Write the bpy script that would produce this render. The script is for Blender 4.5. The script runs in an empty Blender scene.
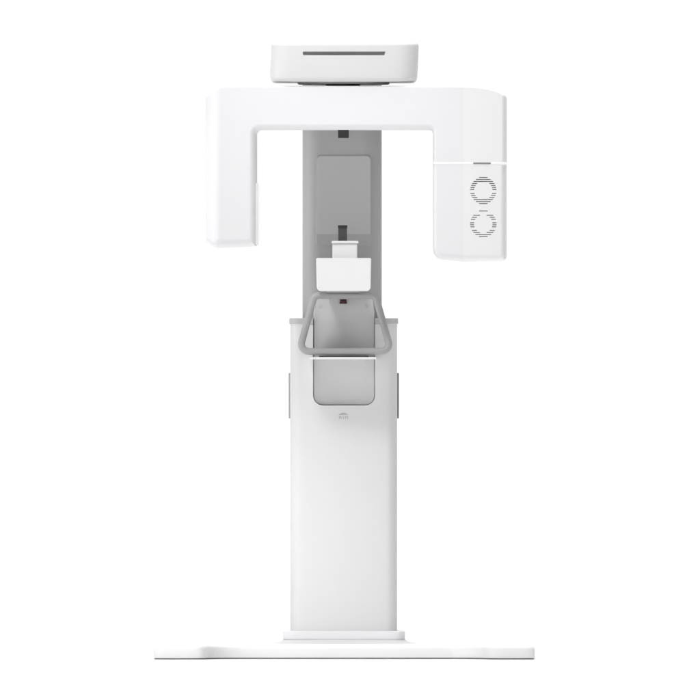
import bpy, bmesh, math
from mathutils import Vector

scene = bpy.context.scene
COL = scene.collection
S = 0.0036                    # metres per photograph pixel at the plane y = 0
D = 100.0                      # camera distance
ZC = (657.5 - 350) * S        # camera height

def X(px, y=0.0): return (px - 350) * S * (D + y) / D
def Z(py, y=0.0): return ZC + (350 - py) * S * (D + y) / D

# ------------------------------------------------------------------ materials
def material(name, color, rough=0.4, spec=0.5, coat=0.0, metallic=0.0, var=0.0, bump=0.0, scale=260.0, rvar=0.06):
    m = bpy.data.materials.new(name); m.use_nodes = True
    nt = m.node_tree; b = nt.nodes['Principled BSDF']
    b.inputs['Base Color'].default_value = (*color, 1)
    b.inputs['Roughness'].default_value = rough
    b.inputs['Specular IOR Level'].default_value = spec
    b.inputs['Metallic'].default_value = metallic
    b.inputs['Coat Weight'].default_value = coat
    b.inputs['Coat Roughness'].default_value = 0.12
    tc = nt.nodes.new('ShaderNodeTexCoord')
    n1 = nt.nodes.new('ShaderNodeTexNoise'); n1.inputs['Scale'].default_value = 3.0; n1.inputs['Detail'].default_value = 5
    nt.links.new(tc.outputs['Object'], n1.inputs['Vector'])
    mr = nt.nodes.new('ShaderNodeMapRange')
    mr.inputs['To Min'].default_value = rough - rvar; mr.inputs['To Max'].default_value = rough + rvar
    nt.links.new(n1.outputs['Fac'], mr.inputs['Value']); nt.links.new(mr.outputs['Result'], b.inputs['Roughness'])
    if var:
        mx = nt.nodes.new('ShaderNodeMix'); mx.data_type = 'RGBA'
        mx.inputs['A'].default_value = (*[c * (1 - var) for c in color], 1)
        mx.inputs['B'].default_value = (*[min(1, c * (1 + var)) for c in color], 1)
        nt.links.new(n1.outputs['Fac'], mx.inputs['Factor']); nt.links.new(mx.outputs['Result'], b.inputs['Base Color'])
    if bump:
        n2 = nt.nodes.new('ShaderNodeTexNoise'); n2.inputs['Scale'].default_value = scale; n2.inputs['Detail'].default_value = 3
        nt.links.new(tc.outputs['Object'], n2.inputs['Vector'])
        bp = nt.nodes.new('ShaderNodeBump'); bp.inputs['Strength'].default_value = bump; bp.inputs['Distance'].default_value = 0.001
        nt.links.new(n2.outputs['Fac'], bp.inputs['Height']); nt.links.new(bp.outputs['Normal'], b.inputs['Normal'])
    return m

WHITE = material('white_painted_shell', (0.75, 0.75, 0.762), 0.5, 0.18, 0.0, var=0.006, bump=0.05)
WHITE2 = material('white_moulded_plastic', (0.78, 0.78, 0.78), 0.45, 0.4, 0.0, var=0.006, bump=0.04)
BASEW = material('white_base_paint', (0.86, 0.86, 0.865), 0.42, 0.5, 0.0, var=0.006, bump=0.05)
SLEEVEW = material('white_column_paint', (0.685, 0.685, 0.69), 0.5, 0.3, var=0.006, bump=0.05)
HEADW = material('white_head_shell', (0.645, 0.645, 0.65), 0.45, 0.3, 0.0, var=0.006, bump=0.05)
PANEL = material('fan_cover_white', (0.775, 0.775, 0.778), 0.5, 0.18, 0.0, var=0.006, bump=0.04)
SILVER = material('silver_grey_paint', (0.355, 0.355, 0.36), 0.55, 0.4, 0.0, var=0.01, bump=0.06)
PLATE = material('grey_moulded_plate', (0.55, 0.55, 0.555), 0.55, 0.35, 0.0, var=0.012, bump=0.10)
MIRROR = material('satin_grey_panel', (0.435, 0.435, 0.44), 0.5, 0.3, var=0.004)
GRIP = material('grey_rubber_grip', (0.345, 0.345, 0.345), 0.5, 0.4, var=0.015, bump=0.15)
CAP = material('grey_trim', (0.46, 0.46, 0.47), 0.5, 0.4, var=0.01, bump=0.05)
EMB = material('pale_grey_print', (0.43, 0.43, 0.435), 0.5, 0.3, var=0.01)
MIDGREY = material('mid_grey_plastic', (0.22, 0.22, 0.225), 0.5, 0.4, var=0.02)
VENT = material('vent_slot_grey', (0.30, 0.30, 0.305), 0.7, 0.2, var=0.02)
DARK = material('dark_grey_plastic', (0.055, 0.055, 0.058), 0.45, 0.4, var=0.03)
BLACK = material('black_plastic', (0.016, 0.016, 0.017), 0.45, 0.4, var=0.03)
MAROON = material('dark_red_lens', (0.035, 0.008, 0.010), 0.3, 0.5, var=0.04)
RED = material('red_indicator', (0.10, 0.012, 0.015), 0.3, 0.5, var=0.04)
FLOOR = material('white_studio_floor', (0.77, 0.77, 0.77), 0.30, 0.4, var=0.004, rvar=0.02)

# ------------------------------------------------------------------ mesh helpers
def make(name, bm, m, parent=None, angle=32, label=None):
    bmesh.ops.recalc_face_normals(bm, faces=bm.faces)
    me = bpy.data.meshes.new(name); bm.to_mesh(me); bm.free()
    for p in me.polygons: p.use_smooth = True
    me.set_sharp_from_angle(angle=math.radians(angle))
    o = bpy.data.objects.new(name, me); COL.objects.link(o)
    me.materials.append(m)
    if parent: o.parent = parent
    if label: o['label'] = label
    return o

def loft(bm, rings, cap=True):
    vs = [[bm.verts.new(p) for p in r] for r in rings]
    n = len(vs[0])
    for a, b in zip(vs, vs[1:]):
        for i in range(n):
            j = (i + 1) % n
            bm.faces.new((a[i], a[j], b[j], b[i]))
    if cap:
        bm.faces.new(list(reversed(vs[0]))); bm.faces.new(vs[-1])
    return bm

def offset(poly, ins):
    """move edge i (v_i -> v_i+1) of a counter-clockwise polygon inwards by ins[i]"""
    n = len(poly); lines = []
    for i in range(n):
        a = Vector(poly[i]); b = Vector(poly[(i + 1) % n]); d = (b - a).normalized()
        nrm = Vector((-d.y, d.x)); lines.append((a + nrm * ins[i], d))
    out = []
    for i in range(n):
        p, d = lines[i - 1]; q, e = lines[i]
        den = d.x * e.y - d.y * e.x
        t = ((q.x - p.x) * e.y - (q.y - p.y) * e.x) / den
        out.append(p + d * t)
    return out

def fillet(poly, rad, seg=6):
    n = len(poly); out = []
    for i in range(n):
        v = Vector(poly[i]); a = Vector(poly[i - 1]) - v; b = Vector(poly[(i + 1) % n]) - v
        la, lb = a.length, b.length; a.normalize(); b.normalize()
        ang = math.acos(max(-1, min(1, a.dot(b)))); r = rad[i]
        t = min(r / math.tan(ang / 2), la * 0.49, lb * 0.49); r = t * math.tan(ang / 2)
        c = v + (a + b).normalized() * (r / math.sin(ang / 2))
        p0 = v + a * t - c; p1 = v + b * t - c
        a0 = math.atan2(p0.y, p0.x); a1 = math.atan2(p1.y, p1.x); da = a1 - a0
        while da > math.pi: da -= 2 * math.pi
        while da < -math.pi: da += 2 * math.pi
        for k in range(seg + 1):
            th = a0 + da * k / seg
            out.append(Vector((c.x + r * math.cos(th), c.y + r * math.sin(th))))
    return out

def inset_at(w, d, t):
    if t >= d or w == 0: return 0.0
    return w * (1 - math.sqrt(max(0.0, 1 - (1 - t / d) ** 2)))

def pillow(bm, poly, rad, y0, y1, front, back, seg=6):
    """outline in photograph pixels (x, y) measured at depth y0, given clockwise on the photograph starting anywhere;
    front/back: per edge (inset px, depth m) - elliptically rounded edges"""
    pts = [(X(px, y0), Z(py, y0)) for px, py in poly]
    area = sum(pts[i - 1][0] * pts[i][1] - pts[i][0] * pts[i - 1][1] for i in range(len(pts)))
    assert area > 0, 'outline must be counter-clockwise in x-z'
    rad = [r * S for r in rad]
    def ts(spec):
        s = {0.0}
        for w, d in spec:
            if w:
                for k in range(0, 9): s.add(round(d * (1 - math.cos(k / 8 * math.pi / 2)), 6))
        return sorted(s)
    L = y1 - y0; rings = []
    def ring(y, ins):
        q = offset(pts, ins)
        rr = []
        for i in range(len(q)):
            a, b, c = Vector(pts[i - 1]), Vector(pts[i]), Vector(pts[(i + 1) % len(pts)])
            m = max(ins[i - 1], ins[i])
            if (b - a).x * (c - b).y - (b - a).y * (c - b).x < 0: rr.append(rad[i] + min(ins[i - 1], ins[i]))
            else: rr.append(max(rad[i] - m, 0.25 * rad[i]))
        return [(v.x, y, v.y) for v in fillet(q, rr, seg)]
    for t in ts(front): rings.append(ring(y0 + t, [inset_at(w * S, d, t) for w, d in front]))
    for t in reversed(ts(back)): rings.append(ring(y1 - t, [inset_at(w * S, d, t) for w, d in back]))
    return loft(bm, rings)

def rr_plan(x0, x1, y0, y1, rf, rb, seg=6, sub=10, bulge=0.0):
    """plan outline (x, y), front (small y) corners rf, back corners rb, front face bowed by bulge"""
    q = fillet([(x0, y0), (x1, y0), (x1, y1), (x0, y1)], [rf, rf, rb, rb], seg)
    out = []; n = len(q)
    for i in range(n):
        a, b = q[i], q[(i + 1) % n]; out.append(a)
        if (b - a).length > 0.05:
            for k in range(1, sub): out.append(a + (b - a) * (k / sub))
    xc, hw, yc = (x0 + x1) / 2, (x1 - x0) / 2, (y0 + y1) / 2
    if bulge:
        out = [Vector((v.x, v.y - (bulge * (1 - ((v.x - xc) / hw) ** 2) if v.y < yc else 0))) for v in out]
    return out

def zloft(bm, layers):
    """layers: (z, plan outline)"""
    return loft(bm, [[(v.x, v.y, z) for v in plan] for z, plan in layers])

def rbox(bm, px0, px1, py0, py1, y0, y1, r=0.003, seg=3):
    """box rounded on every edge, front face placed by photograph pixels"""
    w = r / S
    return pillow(bm, [(px0, py1), (px1, py1), (px1, py0), (px0, py0)], [w] * 4, y0, y1, [(w, r)] * 4, [(w, r)] * 4, seg)

def evaluated(o, name):
    dg = bpy.context.evaluated_depsgraph_get(); dg.update()
    me = bpy.data.meshes.new_from_object(o.evaluated_get(dg))
    return me

def cut(o, cutter, angle=32):
    md = o.modifiers.new('cut', 'BOOLEAN'); md.operation = 'DIFFERENCE'; md.solver = 'EXACT'; md.object = cutter
    me = evaluated(o, o.name)
    o.modifiers.clear(); old = o.data; o.data = me; bpy.data.meshes.remove(old); me.name = o.name
    for p in me.polygons: p.use_smooth = True
    me.set_sharp_from_angle(angle=math.radians(angle))
    cm = cutter.data; bpy.data.objects.remove(cutter); bpy.data.meshes.remove(cm)

def tube(bm, pts, r, closed=False, seg=14):
    n = len(pts); rings = []
    prev = None
    for i, p in enumerate(pts):
        if closed: t = (pts[(i + 1) % n] - pts[i - 1]).normalized()
        else: t = (pts[min(i + 1, n - 1)] - pts[max(i - 1, 0)]).normalized()
        if prev is None:
            u = t.cross(Vector((0, 1, 0))).normalized()
        else:
            u = (prev - t * prev.dot(t)).normalized()
        prev = u; v = t.cross(u)
        rings.append([p + (u * math.cos(a) + v * math.sin(a)) * r for a in [2 * math.pi * k / seg for k in range(seg)]])
    if closed: rings.append(rings[0])
    vs = [[bm.verts.new(q) for q in rg] for rg in (rings[:-1] if closed else rings)]
    if closed: vs.append(vs[0])
    for a, b in zip(vs, vs[1:]):
        for k in range(seg):
            bm.faces.new((a[k], a[(k + 1) % seg], b[(k + 1) % seg], b[k]))
    if not closed:
        bm.faces.new(list(reversed(vs[0]))); bm.faces.new(vs[-1])
    return bm

def plain_box(bm, x0, x1, y0, y1, z0, z1):
    v = [bm.verts.new(p) for p in ((x0,y0,z0),(x1,y0,z0),(x1,y1,z0),(x0,y1,z0),(x0,y0,z1),(x1,y0,z1),(x1,y1,z1),(x0,y1,z1))]
    for f in ((0,3,2,1),(4,5,6,7),(0,1,5,4),(1,2,6,5),(2,3,7,6),(3,0,4,7)): bm.faces.new([v[i] for i in f])
    return bm

BM = bmesh.new

# ------------------------------------------------------------------ the setting
bm = BM()
nseg = 96
bm.faces.new([bm.verts.new((600 * math.cos(2 * math.pi * k / nseg), 150 * math.sin(2 * math.pi * k / nseg), 0)) for k in range(nseg)])
fl = make('floor', bm, FLOOR); fl['kind'] = 'structure'

# ------------------------------------------------------------------ the machine
root = bpy.data.objects.new('dental_scanner', None); COL.objects.link(root)
root.empty_display_size = 0.2
root['label'] = 'white standing dental x-ray scanner with a grey column and a U-shaped rotating arm'
root['category'] = 'dental scanner'

# ---- floor base: U-shaped plate, feet reaching forward
YF = -0.62                                     # front of the feet
def base_plan(ins):
    xl, xr = X(153.5, YF), X(535, YF)
    pts = [(xl, YF), (X(204, YF), YF)]
    ra = [0.030, 0.055]
    cx0, cx1 = X(246, -0.47), X(446, -0.47)
    # concave inner edge
    a = Vector((X(206, YF), YF + 0.05)); b = Vector((cx0, -0.46))
    ctl = Vector((X(212, YF), -0.470))
    for k in range(1, 12):
        t = k / 12; p = a * (1 - t) ** 2 + ctl * 2 * t * (1 - t) + b * t * t
        pts.append((p.x, p.y)); ra.append(0.002)
    a = Vector((cx1, -0.46)); b = Vector((X(486, YF), YF + 0.05)); ctl = Vector((X(478, YF), -0.470))
    for k in range(1, 12):
        t = k / 12; p = a * (1 - t) ** 2 + ctl * 2 * t * (1 - t) + b * t * t
        pts.append((p.x, p.y)); ra.append(0.002)
    pts += [(X(490, YF), YF), (xr, YF), (xr, 0.26), (xl, 0.26)]
    ra += [0.055, 0.030, 0.05, 0.05]
    n = len(pts)
    q = offset(pts, [ins] * n)
    return fillet(q, [max(r - ins * (1 if r > 0.02 else 0), 0.002) for r in ra], 5)
zt = Z(645.0, YF)
layers = [(0.0045, base_plan(0.0015)), (0.007, base_plan(0.0))]
R = 0.016
for k in range(0, 8):
    a = k / 7 * math.pi / 2
    layers.append((zt - R + R * math.sin(a), base_plan(R * (1 - math.cos(a)))))
bm = BM(); zloft(bm, layers)
base = make('base', bm, BASEW, root, 40)
bm = BM(); zloft(bm, [(0.0008, base_plan(0.004)), (0.005, base_plan(0.004))])
make('base_shadow_strip', bm, MIDGREY, base)  # dark inset strip standing in for the contact shadow under the base

# ---- flared foot collar under the column
cy0, cy1 = -0.21, 0.21
bm = BM(); lay = []
zb = zt - 0.002
for k in range(0, 9):
    t = k / 8; py = 644.8 - 6.0 * t; g = 1 - math.sqrt(1 - (1 - t) ** 2) if t < 1 else 0
    e = 18 * S * g
    lay.append((zb + (Z(638.8) - zb) * t, rr_plan(X(283.2, cy0) - e, X(405, cy0) + e, cy0 - e, cy1 + e, 0.045 + e, 0.045 + e)))
make('column_skirt', zloft(bm, lay), HEADW, root, 40)
bm = BM(); lay = []
for z, i in ((Z(639.2), 0.003), (Z(638.4), 0.0), (Z(631.6), 0.0), (Z(630.9), 0.0012), (Z(630.6), 0.004)):
    lay.append((z, rr_plan(X(283, cy0) + i, X(405, cy0) - i, cy0 + i, cy1 - i, 0.045, 0.045)))
make('column_collar', zloft(bm, lay), WHITE, root, 40)

# ---- lower column (sleeve) with its slot
sy0, sy1 = -0.150, 0.160
def sleeve_plan(i=0.0, r=0.040):
    return rr_plan(X(290.2, sy0) + i, X(397.2, sy0) - i, sy0 + i, sy1 - i, r, 0.03, 8, 16, 0.022)
bm = BM(); zloft(bm, [(Z(632.2), sleeve_plan()), (Z(540), sleeve_plan()), (Z(430), sleeve_plan()), (Z(324.2), sleeve_plan())])
sleeve = make('lower_column', bm, SLEEVEW, root, 30)
def slot_outline(i=0): return [(313 + i, 405.5 - i), (375 - i, 405.5 - i), (375 - i, 290), (313 + i, 290)]
bm = BM(); pillow(bm, slot_outline(), [10, 10, 0.5, 0.5], -0.30, -0.134, [(0, 1)] * 4, [(0, 1)] * 4, 8)
cutter = make('cutter', bm, PLATE); cut(sleeve, cutter)
# trim ring on the top edge of the sleeve
bm = BM(); zloft(bm, [(Z(324.0), sleeve_plan(-0.0035)), (Z(318.9), sleeve_plan(-0.0035)), (Z(318.2), sleeve_plan(-0.0015))])
cap = make('trim_ring', bm, CAP, sleeve, 30)
bm = BM(); pillow(bm, slot_outline(), [10, 10, 0.5, 0.5], -0.30, -0.134, [(0, 1)] * 4, [(0, 1)] * 4, 8)
cutter = make('cutter', bm, CAP); cut(cap, cutter)
# slim side strips
bm = BM(); rbox(bm, 288.6, 291.5, 373, 418.5, -0.06, 0.04, 0.0022); make('side_strip', bm, CAP, sleeve)
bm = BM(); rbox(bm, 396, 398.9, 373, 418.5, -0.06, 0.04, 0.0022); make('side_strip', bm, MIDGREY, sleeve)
def emblem_y(px): return sy0 - 0.022 * (1 - ((px - 343.7) / 53.5) ** 2)
# emblem under the slot: a lens-shaped arc over three small marks
bm = BM(); ye = emblem_y(343.5)
def flat_shape(pts2d, y0, th):
    f = [bm.verts.new((X(a, y0), y0 - th, Z(b, y0))) for a, b in pts2d]
    g = [bm.verts.new((X(a, y0), y0 + 0.004, Z(b, y0))) for a, b in pts2d]
    n = len(f); bm.faces.new(f); bm.faces.new(list(reversed(g)))
    for i in range(n): bm.faces.new((f[i], g[i], g[(i + 1) % n], f[(i + 1) % n]))
arc = [(338.3 + 10.2 * k / 12, 414.9) for k in range(13)] + [(348.5 - 10.2 * k / 12, 414.9 - 2.2 * math.sin(math.pi * k / 12)) for k in range(1, 12)]
flat_shape(arc, ye, 0.0006)
def bar(x0, x1, y0, y1): flat_shape([(x0, y1), (x1, y1), (x1, y0), (x0, y0)], ye, 0.0006)
bar(339.0, 339.8, 416.1, 418.8); bar(340.6, 341.4, 416.1, 418.8); bar(339.8, 340.6, 416.1, 416.8)
bar(343.0, 343.8, 416.1, 418.8)
bar(345.2, 346.0, 416.1, 418.8); bar(347.2, 348.0, 416.1, 418.8); bar(346.0, 347.2, 416.1, 416.8)
make('emblem', bm, EMB, sleeve)

# ---- carriage plate in the slot
py_ = -0.150
bm = BM()
pillow(bm, [(313.5, 404.9), (374.5, 404.9), (374.5, 312), (372.4, 297), (315.4, 297), (313.5, 312)], [9, 9, 4, 3.5, 3.5, 4], py_, -0.135,
       [(1.0, 0.003)] * 6, [(0, 1)] * 6, 6)
plate = make('carriage_plate', bm, PLATE, root, 30)
for px in (320.4, 366.6):
    bm = BM(); ring = []
    for ro, yy in ((2.0, py_ + 0.001), (2.0, py_ - 0.0008), (1.5, py_ - 0.0016), (1.1, py_ - 0.0004), (0.0, py_ - 0.0004)):
        ring.append([(X(px, py_) + max(ro, 0.05) * S * math.cos(a), yy, Z(306, py_) + max(ro, 0.05) * S * math.sin(a)) for a in [2 * math.pi * k / 20 for k in range(20)]])
    make('screw_cap', loft(bm, ring), PLATE, plate)
for px in (321, 366):
    bm = BM(); ring = []
    for ro, yy in ((1.5, py_ + 0.001), (1.5, py_ - 0.0006), (1.1, py_ - 0.0012), (0.05, py_ - 0.0012)):
        ring.append([(X(px, py_) + ro * S * math.cos(a), yy, Z(361.5, py_) + ro * S * math.sin(a)) for a in [2 * math.pi * k / 16 for k in range(16)]])
    make('screw_cap', loft(bm, ring), PLATE, plate)
# laser window on the plate
bm = BM(); pillow(bm, [(339.4, 303.8), (347.0, 303.8), (346.2, 299), (340.2, 299)], [0.6] * 4, py_ - 0.008, py_ + 0.001, [(0.5, 0.0015)] * 4, [(0, 1)] * 4, 3)
lens = make('laser_window', bm, MAROON, plate)
bm = BM(); rbox(bm, 341.2, 345.4, 301.6, 303.0, py_ - 0.0088, py_ - 0.006, 0.0008); make('indicator', bm, RED, lens)
bm = BM(); pillow(bm, [(338.0, 299.2), (348.6, 299.2), (352.5, 297.2), (334.0, 297.2)], [0.5] * 4, py_ - 0.010, py_ + 0.001, [(0.5, 0.0015)] * 4, [(0, 1)] * 4, 3)
make('window_hood', bm, CAP, plate)

# ---- shelf lip under the grip
bm = BM(); rbox(bm, 309.3, 376.3, 357.0, 359.3, -0.37, -0.136, 0.0009)
make('shelf', bm, WHITE2, root)
bm = BM(); rbox(bm, 319, 368.5, 355.8, 357.1, -0.36, -0.14, 0.001); make('shelf_gasket', bm, DARK, root)

# ---- trapezoid hand grip
ytop, ybot = -0.300, -0.350
def G(px, py):
    t = (py - 297) / (351 - 297); y = ytop + (ybot - ytop) * t
    return Vector((X(px, y), y, Z(py, y)))
corners = [(314.2, 295.4), (299.2, 351.4), (391.2, 351.4), (375.4, 295.4)]
flat = fillet([(a, -b) for a, b in corners], [6.5, 7.5, 7.5, 6.5], 9)
dense = []
for i in range(len(flat)):
    a, b = flat[i], flat[(i + 1) % len(flat)]; dense.append(a)
    if (b - a).length > 8:
        for k in range(1, 8): dense.append(a + (b - a) * k / 8)
bm = BM(); tube(bm, [G(v.x, -v.y) for v in dense], 3.5 * S, True, 16)
make('hand_grip', bm, GRIP, root, 60)

# ---- chin rest arm, block and post
bm = BM(); rbox(bm, 326, 361, 278, 292.5, -0.36, -0.1305, 0.006); make('support_arm', bm, SILVER, root)
bm = BM()
yb = -0.50
pillow(bm, [(316.8, 291.2), (370.7, 291.2), (371.2, 258), (316.2, 258)], [4.6, 4.6, 1.4, 1.4], yb, -0.33,
       [(1.2, 0.010), (0.9, 0.012), (0.6, 0.004), (0.9, 0.012)], [(2, 0.01)] * 4, 7)
chin = make('chin_rest', bm, WHITE2, root, 40)
bm = BM(); rbox(bm, 332.4, 357.2, 243.6, 262, -0.455, -0.37, 0.005); blk = make('chin_post', bm, WHITE2, chin, 40)
bm = BM(); rbox(bm, 331.6, 358.4, 240.8, 243.4, -0.462, -0.365, 0.003); make('post_lip', bm, WHITE2, blk)
bm = BM(); rbox(bm, 338.3, 347.0, 227.5, 242, -0.420, -0.405, 0.0015); bite = make('bite_rod', bm, DARK, chin)
bm = BM(); rbox(bm, 338.0, 347.3, 225.2, 228.2, -0.423, -0.402, 0.0015); make('rod_tip', bm, BLACK, bite)

# ---- upper column
uy0, uy1 = -0.118, 0.120
def upper_plan(): return rr_plan(X(302.5, uy0), X(381.8, uy0), uy0, uy1, 0.065, 0.04, 12, 12, 0.0)
bm = BM(); zloft(bm, [(Z(z), upper_plan()) for z in (430, 318, 230, 150, 70)])
upper = make('upper_column', bm, SILVER, root, 30)
bm = BM()
pillow(bm, [(316.0, 246), (371.5, 246), (371.5, 155), (316.0, 155)], [5] * 4, uy0 - 0.003, uy0 + 0.004, [(0.8, 0.0025)] * 4, [(0, 1)] * 4, 6)
frame = make('panel_frame', bm, SILVER, upper, 30)
bm = BM()
pillow(bm, [(317, 234.3), (370.5, 234.3), (370.5, 156), (317, 156)], [0.8, 0.8, 4.2, 4.2], uy0 - 0.0048, uy0, [(0.4, 0.001)] * 4, [(0, 1)] * 4, 6)
make('panel', bm, MIRROR, frame, 30)

# ---- overhead head box
hy0, hy1 = -0.646, 0.13
def head_plan(x0, x1, i, r=0.075, b=0.008): return rr_plan(X(x0, hy0) + i, X(x1, hy0) - i, hy0 + i, hy1 - i, r, 0.06, 10, 14, b)
bm = BM(); lay = []
for t in range(0, 7):
    a = t / 6 * math.pi / 2
    lay.append((Z(81.8 - 5.4 * (1 - math.cos(a)), hy0), head_plan(270.0, 417.4, 0.019 * (1 - math.sin(a)))))
lay.append((Z(62, hy0), head_plan(270.7, 418.2, 0)))
for t in range(0, 7):
    a = t / 6 * math.pi / 2
    lay.append((Z(46.4 - 4.4 * math.sin(a), hy0), head_plan(271.2, 418.8, 0.013 * (1 - math.cos(a)))))
head = make('overhead_arm', zloft(bm, lay), HEADW, root, 35)
# slot across the front of the head
bm = BM(); pillow(bm, [(303, 54.4), (384.4, 54.4), (385.6, 50.8), (302.6, 50.8)], [0.4] * 4, -0.9, hy0 + 0.012, [(0, 1)] * 4, [(0, 1)] * 4, 3)
cutter = make('cutter', bm, VENT); cut(head, cutter, 35)
bm = BM(); pillow(bm, [(302.2, 55), (386, 55), (386, 50.2), (302.2, 50.2)], [0.4] * 4, hy0 + 0.004, hy0 + 0.03, [(0, 1)] * 4, [(0, 1)] * 4, 3)
make('front_slot', bm, MIDGREY, head)
# hub plate and turntable between head and rotating arm
bm = BM(); zloft(bm, [(Z(83.9, hy0), rr_plan(X(299, hy0), X(388, hy0), hy0 + 0.05, hy0 + 0.42, 0.1, 0.1)), (Z(83.4, hy0), rr_plan(X(297.5, hy0), X(389.5, hy0), hy0 + 0.045, hy0 + 0.425, 0.1, 0.1)), (Z(81.2, hy0), rr_plan(X(297.5, hy0), X(389.5, hy0), hy0 + 0.045, hy0 + 0.425, 0.1, 0.1))])
make('hub_plate', bm, CAP, head, 30)
bm = BM(); c = Vector((X(343, -0.5), -0.49, 0)); rings = []
for z in (Z(90, hy0), Z(83.6, hy0)):
    rings.append([(c.x + 0.062 * math.cos(a), c.y + 0.062 * math.sin(a), z) for a in [2 * math.pi * k / 40 for k in range(40)]])
make('turntable', loft(bm, rings), DARK, root, 30)

# ---- rotating arm
ay0, ay1 = -0.64, -0.34
bm = BM()
outline = [(205, 248.6), (257, 246.2), (257, 129.6), (433.2, 129.6), (433.2, 162.4), (464, 162.4), (464, 85.8), (205, 85.8)]
radii   = [13, 2, 5, 4, 0.6, 0.6, 0.6, 14]
fr = [(9, 0.045), (8, 0.075), (6, 0.030), (3, 0.045), (0, 1), (0, 1), (1.8, 0.015), (15, 0.11)]
bk = [(6, 0.03), (5, 0.03), (5, 0.03), (4, 0.03), (0, 1), (0, 1), (8, 0.03), (14, 0.06)]
pillow(bm, outline, radii, ay0, ay1, fr, bk, 8)
arm = make('rotating_arm', bm, WHITE, root, 30)
# detector plate on the inner side of the left leg
bm = BM(); rbox(bm, 250, 258.2, 183, 245, ay0 + 0.035, ay1 - 0.05, 0.003); make('detector_plate', bm, WHITE2, arm)
# small sensor block under the beam
bm = BM(); rbox(bm, 338.0, 348.8, 126, 138.0, -0.50, -0.46, 0.002); make('sensor_block', bm, BLACK, arm)
# right hand tube head: upper cover, seam ring, lower covers
bm = BM()
pillow(bm, [(463.8, 162.4), (507, 162.4), (507, 97.0), (501.5, 91.4), (490, 88.0), (476, 86.3), (463.8, 85.9)], [0.1, 0.1, 6, 9, 30, 30, 0.1], ay0 - 0.0005, ay1,
       [(0, 1), (5.5, 0.05), (3.2, 0.03), (2.4, 0.02), (2, 0.018), (1.8, 0.015), (0, 1)], [(0, 1), (5, 0.05), (4, 0.04), (3, 0.03), (3, 0.03), (3, 0.03), (0, 1)], 8)
make('tube_head_cover', bm, PANEL, arm, 30)
bm = BM(); rbox(bm, 433.15, 507.2, 162.2, 164.4, ay0 - 0.0012, ay1 + 0.004, 0.0009); ring_ = make('seam_ring', bm, BASEW, arm)
bm = BM(); rbox(bm, 473.2, 490.8, 162.4, 164.2, ay0 - 0.0026, ay0 + 0.01, 0.0006); make('release_slot', bm, MIDGREY, ring_)
bm = BM()
pillow(bm, [(433.2, 258.5), (464, 261.6), (464, 164.2), (433.2, 164.2)], [11, 0.4, 0.4, 0.6], ay0, ay1,
       [(7, 0.035), (0, 1), (0, 1), (3.5, 0.03)], [(6, 0.03), (0, 1), (0, 1), (4, 0.03)], 8)
make('tube_head_shell', bm, WHITE, arm, 30)
bm = BM()
pillow(bm, [(463.8, 261.6), (506.8, 261.0), (506.8, 164.2), (463.8, 164.2)], [0.1, 5, 0.1, 0.1], ay0 - 0.0005, ay1,
       [(7, 0.035), (6.5, 0.05), (0, 1), (0, 1)], [(6, 0.03), (6, 0.05), (0, 1), (0, 1)], 8)
fan = make('fan_cover', bm, PANEL, arm, 30)
def vent(cx, cy, rows, full):
    bm = BM(); bd = BM(); ro, ri = 13.2, 9.2
    for yy in rows:
        dy = yy - cy; h = 0.50
        xo = math.sqrt(max(ro * ro - dy * dy, 0.0)) if abs(dy) < ro else 0
        xo = max(xo, 4.3)
        if abs(dy) < ri - 0.4:
            xi = math.sqrt(ri * ri - dy * dy); spans = [(-xo, -xi), (xi, xo)]
        else: spans = [(-xo, xo)]
        for a, b in spans:
            if b - a < 2.6:
                if a < 0: b = a + 3.4
                else: a = b - 3.4
            for m_, f_, b_ in ((bm, -0.01, 0.006), (bd, 0.0035, 0.009)):
                plain_box(m_, X(cx + a, ay0), X(cx + b, ay0), ay0 + f_, ay0 + b_, Z(yy + h, ay0), Z(yy - h, ay0))
    cut(fan, make('cutter', bm, VENT), 30)
    make('vent', bd, VENT, fan)
vent(483.3, 190.5, [177.5 + 2 * k for k in range(14) if k != 7], None)
vent(483.3, 223.9, [211.0] + [215.3 + 2 * k for k in range(3)] + [222.8 + 2 * k for k in range(3)] + [230.5 + 2 * k for k in range(4)], None)

for o in root.children_recursive:
    if o.type == 'MESH' and o.name in ('rotating_arm', 'tube_head_cover', 'tube_head_shell', 'fan_cover', 'chin_rest', 'chin_post', 'carriage_plate', 'panel_frame', 'panel'):
        wn = o.modifiers.new('weighted_normal', 'WEIGHTED_NORMAL'); wn.weight = 100; wn.keep_sharp = True

# ------------------------------------------------------------------ light
w = bpy.data.worlds.new('World'); scene.world = w; w.use_nodes = True
nt = w.node_tree; bg = nt.nodes['Background']
tc = nt.nodes.new('ShaderNodeTexCoord'); sp = nt.nodes.new('ShaderNodeSeparateXYZ')
nt.links.new(tc.outputs['Generated'], sp.inputs['Vector'])
FRONT, BACK, ZEN = 0.0, 1.04, 4.95
m1 = nt.nodes.new('ShaderNodeMapRange'); m1.interpolation_type = 'SMOOTHSTEP'
m1.inputs['From Min'].default_value = 0.35; m1.inputs['From Max'].default_value = 0.85
m1.inputs['To Min'].default_value = FRONT; m1.inputs['To Max'].default_value = BACK
nt.links.new(sp.outputs['Y'], m1.inputs['Value'])
m2 = nt.nodes.new('ShaderNodeMapRange'); m2.interpolation_type = 'SMOOTHSTEP'
m2.inputs['From Min'].default_value = 0.72; m2.inputs['From Max'].default_value = 0.98
m2.inputs['To Min'].default_value = 0.0; m2.inputs['To Max'].default_value = ZEN
nt.links.new(sp.outputs['Z'], m2.inputs['Value'])
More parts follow.
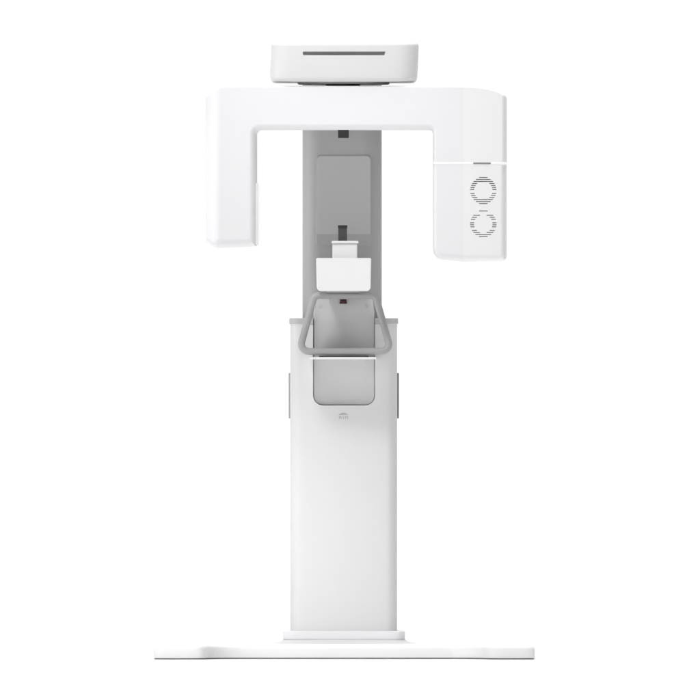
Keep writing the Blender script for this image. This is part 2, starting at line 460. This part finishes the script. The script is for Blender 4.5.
ad = nt.nodes.new('ShaderNodeMath'); ad.operation = 'ADD'
nt.links.new(m1.outputs['Result'], ad.inputs[0]); nt.links.new(m2.outputs['Result'], ad.inputs[1])
nt.links.new(ad.outputs['Value'], bg.inputs['Strength'])
bg.inputs['Color'].default_value = (1, 1, 1, 1)

def area(name, loc, target, size, power, color=(1, 1, 1), spread=180):
    l = bpy.data.lights.new(name, 'AREA'); l.shape = 'RECTANGLE'; l.size, l.size_y = size; l.energy = power; l.color = color; l.spread = math.radians(spread)
    o = bpy.data.objects.new(name, l); COL.objects.link(o); o.location = loc
    o.rotation_euler = (Vector(target) - Vector(loc)).to_track_quat('-Z', 'Y').to_euler()
area('top_softbox', (-1.2, -3.2, 4.8), (0, -0.6, 1.9), (0.8, 0.8), 4.9, spread=40)
area('left_front_softbox', (-1.8, -4.6, 1.9), (0, -0.3, 1.0), (1.2, 0.8), 4)
area('front_softbox', (-0.3, -4.6, 1.8), (0, -0.3, 1.2), (1.2, 0.8), 13)
area('column_fill_light', (-3.2, -2.6, 0.60), (0, -0.2, 0.50), (0.5, 0.7), 0.58, spread=18)  # added narrow fill, brightens the lower column from the left
area('side_softbox', (-4.0, -0.7, 1.8), (-0.1, -0.1, 1.62), (0.5, 0.7), 1.9, spread=28)
area('base_fill_light', (-1.6, -2.8, 0.40), (0, -0.4, 0.10), (1.2, 0.4), 1.4, spread=44)  # added low fill to lift the base front and column foot

# ------------------------------------------------------------------ camera
cam = bpy.data.cameras.new('camera'); co = bpy.data.objects.new('camera', cam); COL.objects.link(co)
co.location = (0, -D, ZC); co.rotation_euler = (math.radians(90), 0, 0)
cam.sensor_width = 36; cam.lens = 36 * D / (700 * S); cam.clip_start = 1; cam.clip_end = 3000
scene.camera = co
scene.render.engine = 'CYCLES'
scene.view_settings.view_transform = 'Standard'; scene.view_settings.look = 'None'
scene.view_settings.exposure = 0; scene.view_settings.gamma = 1
scene.cycles.caustics_reflective = False; scene.cycles.caustics_refractive = False
scene.cycles.max_bounces = 8; scene.cycles.diffuse_bounces = 5
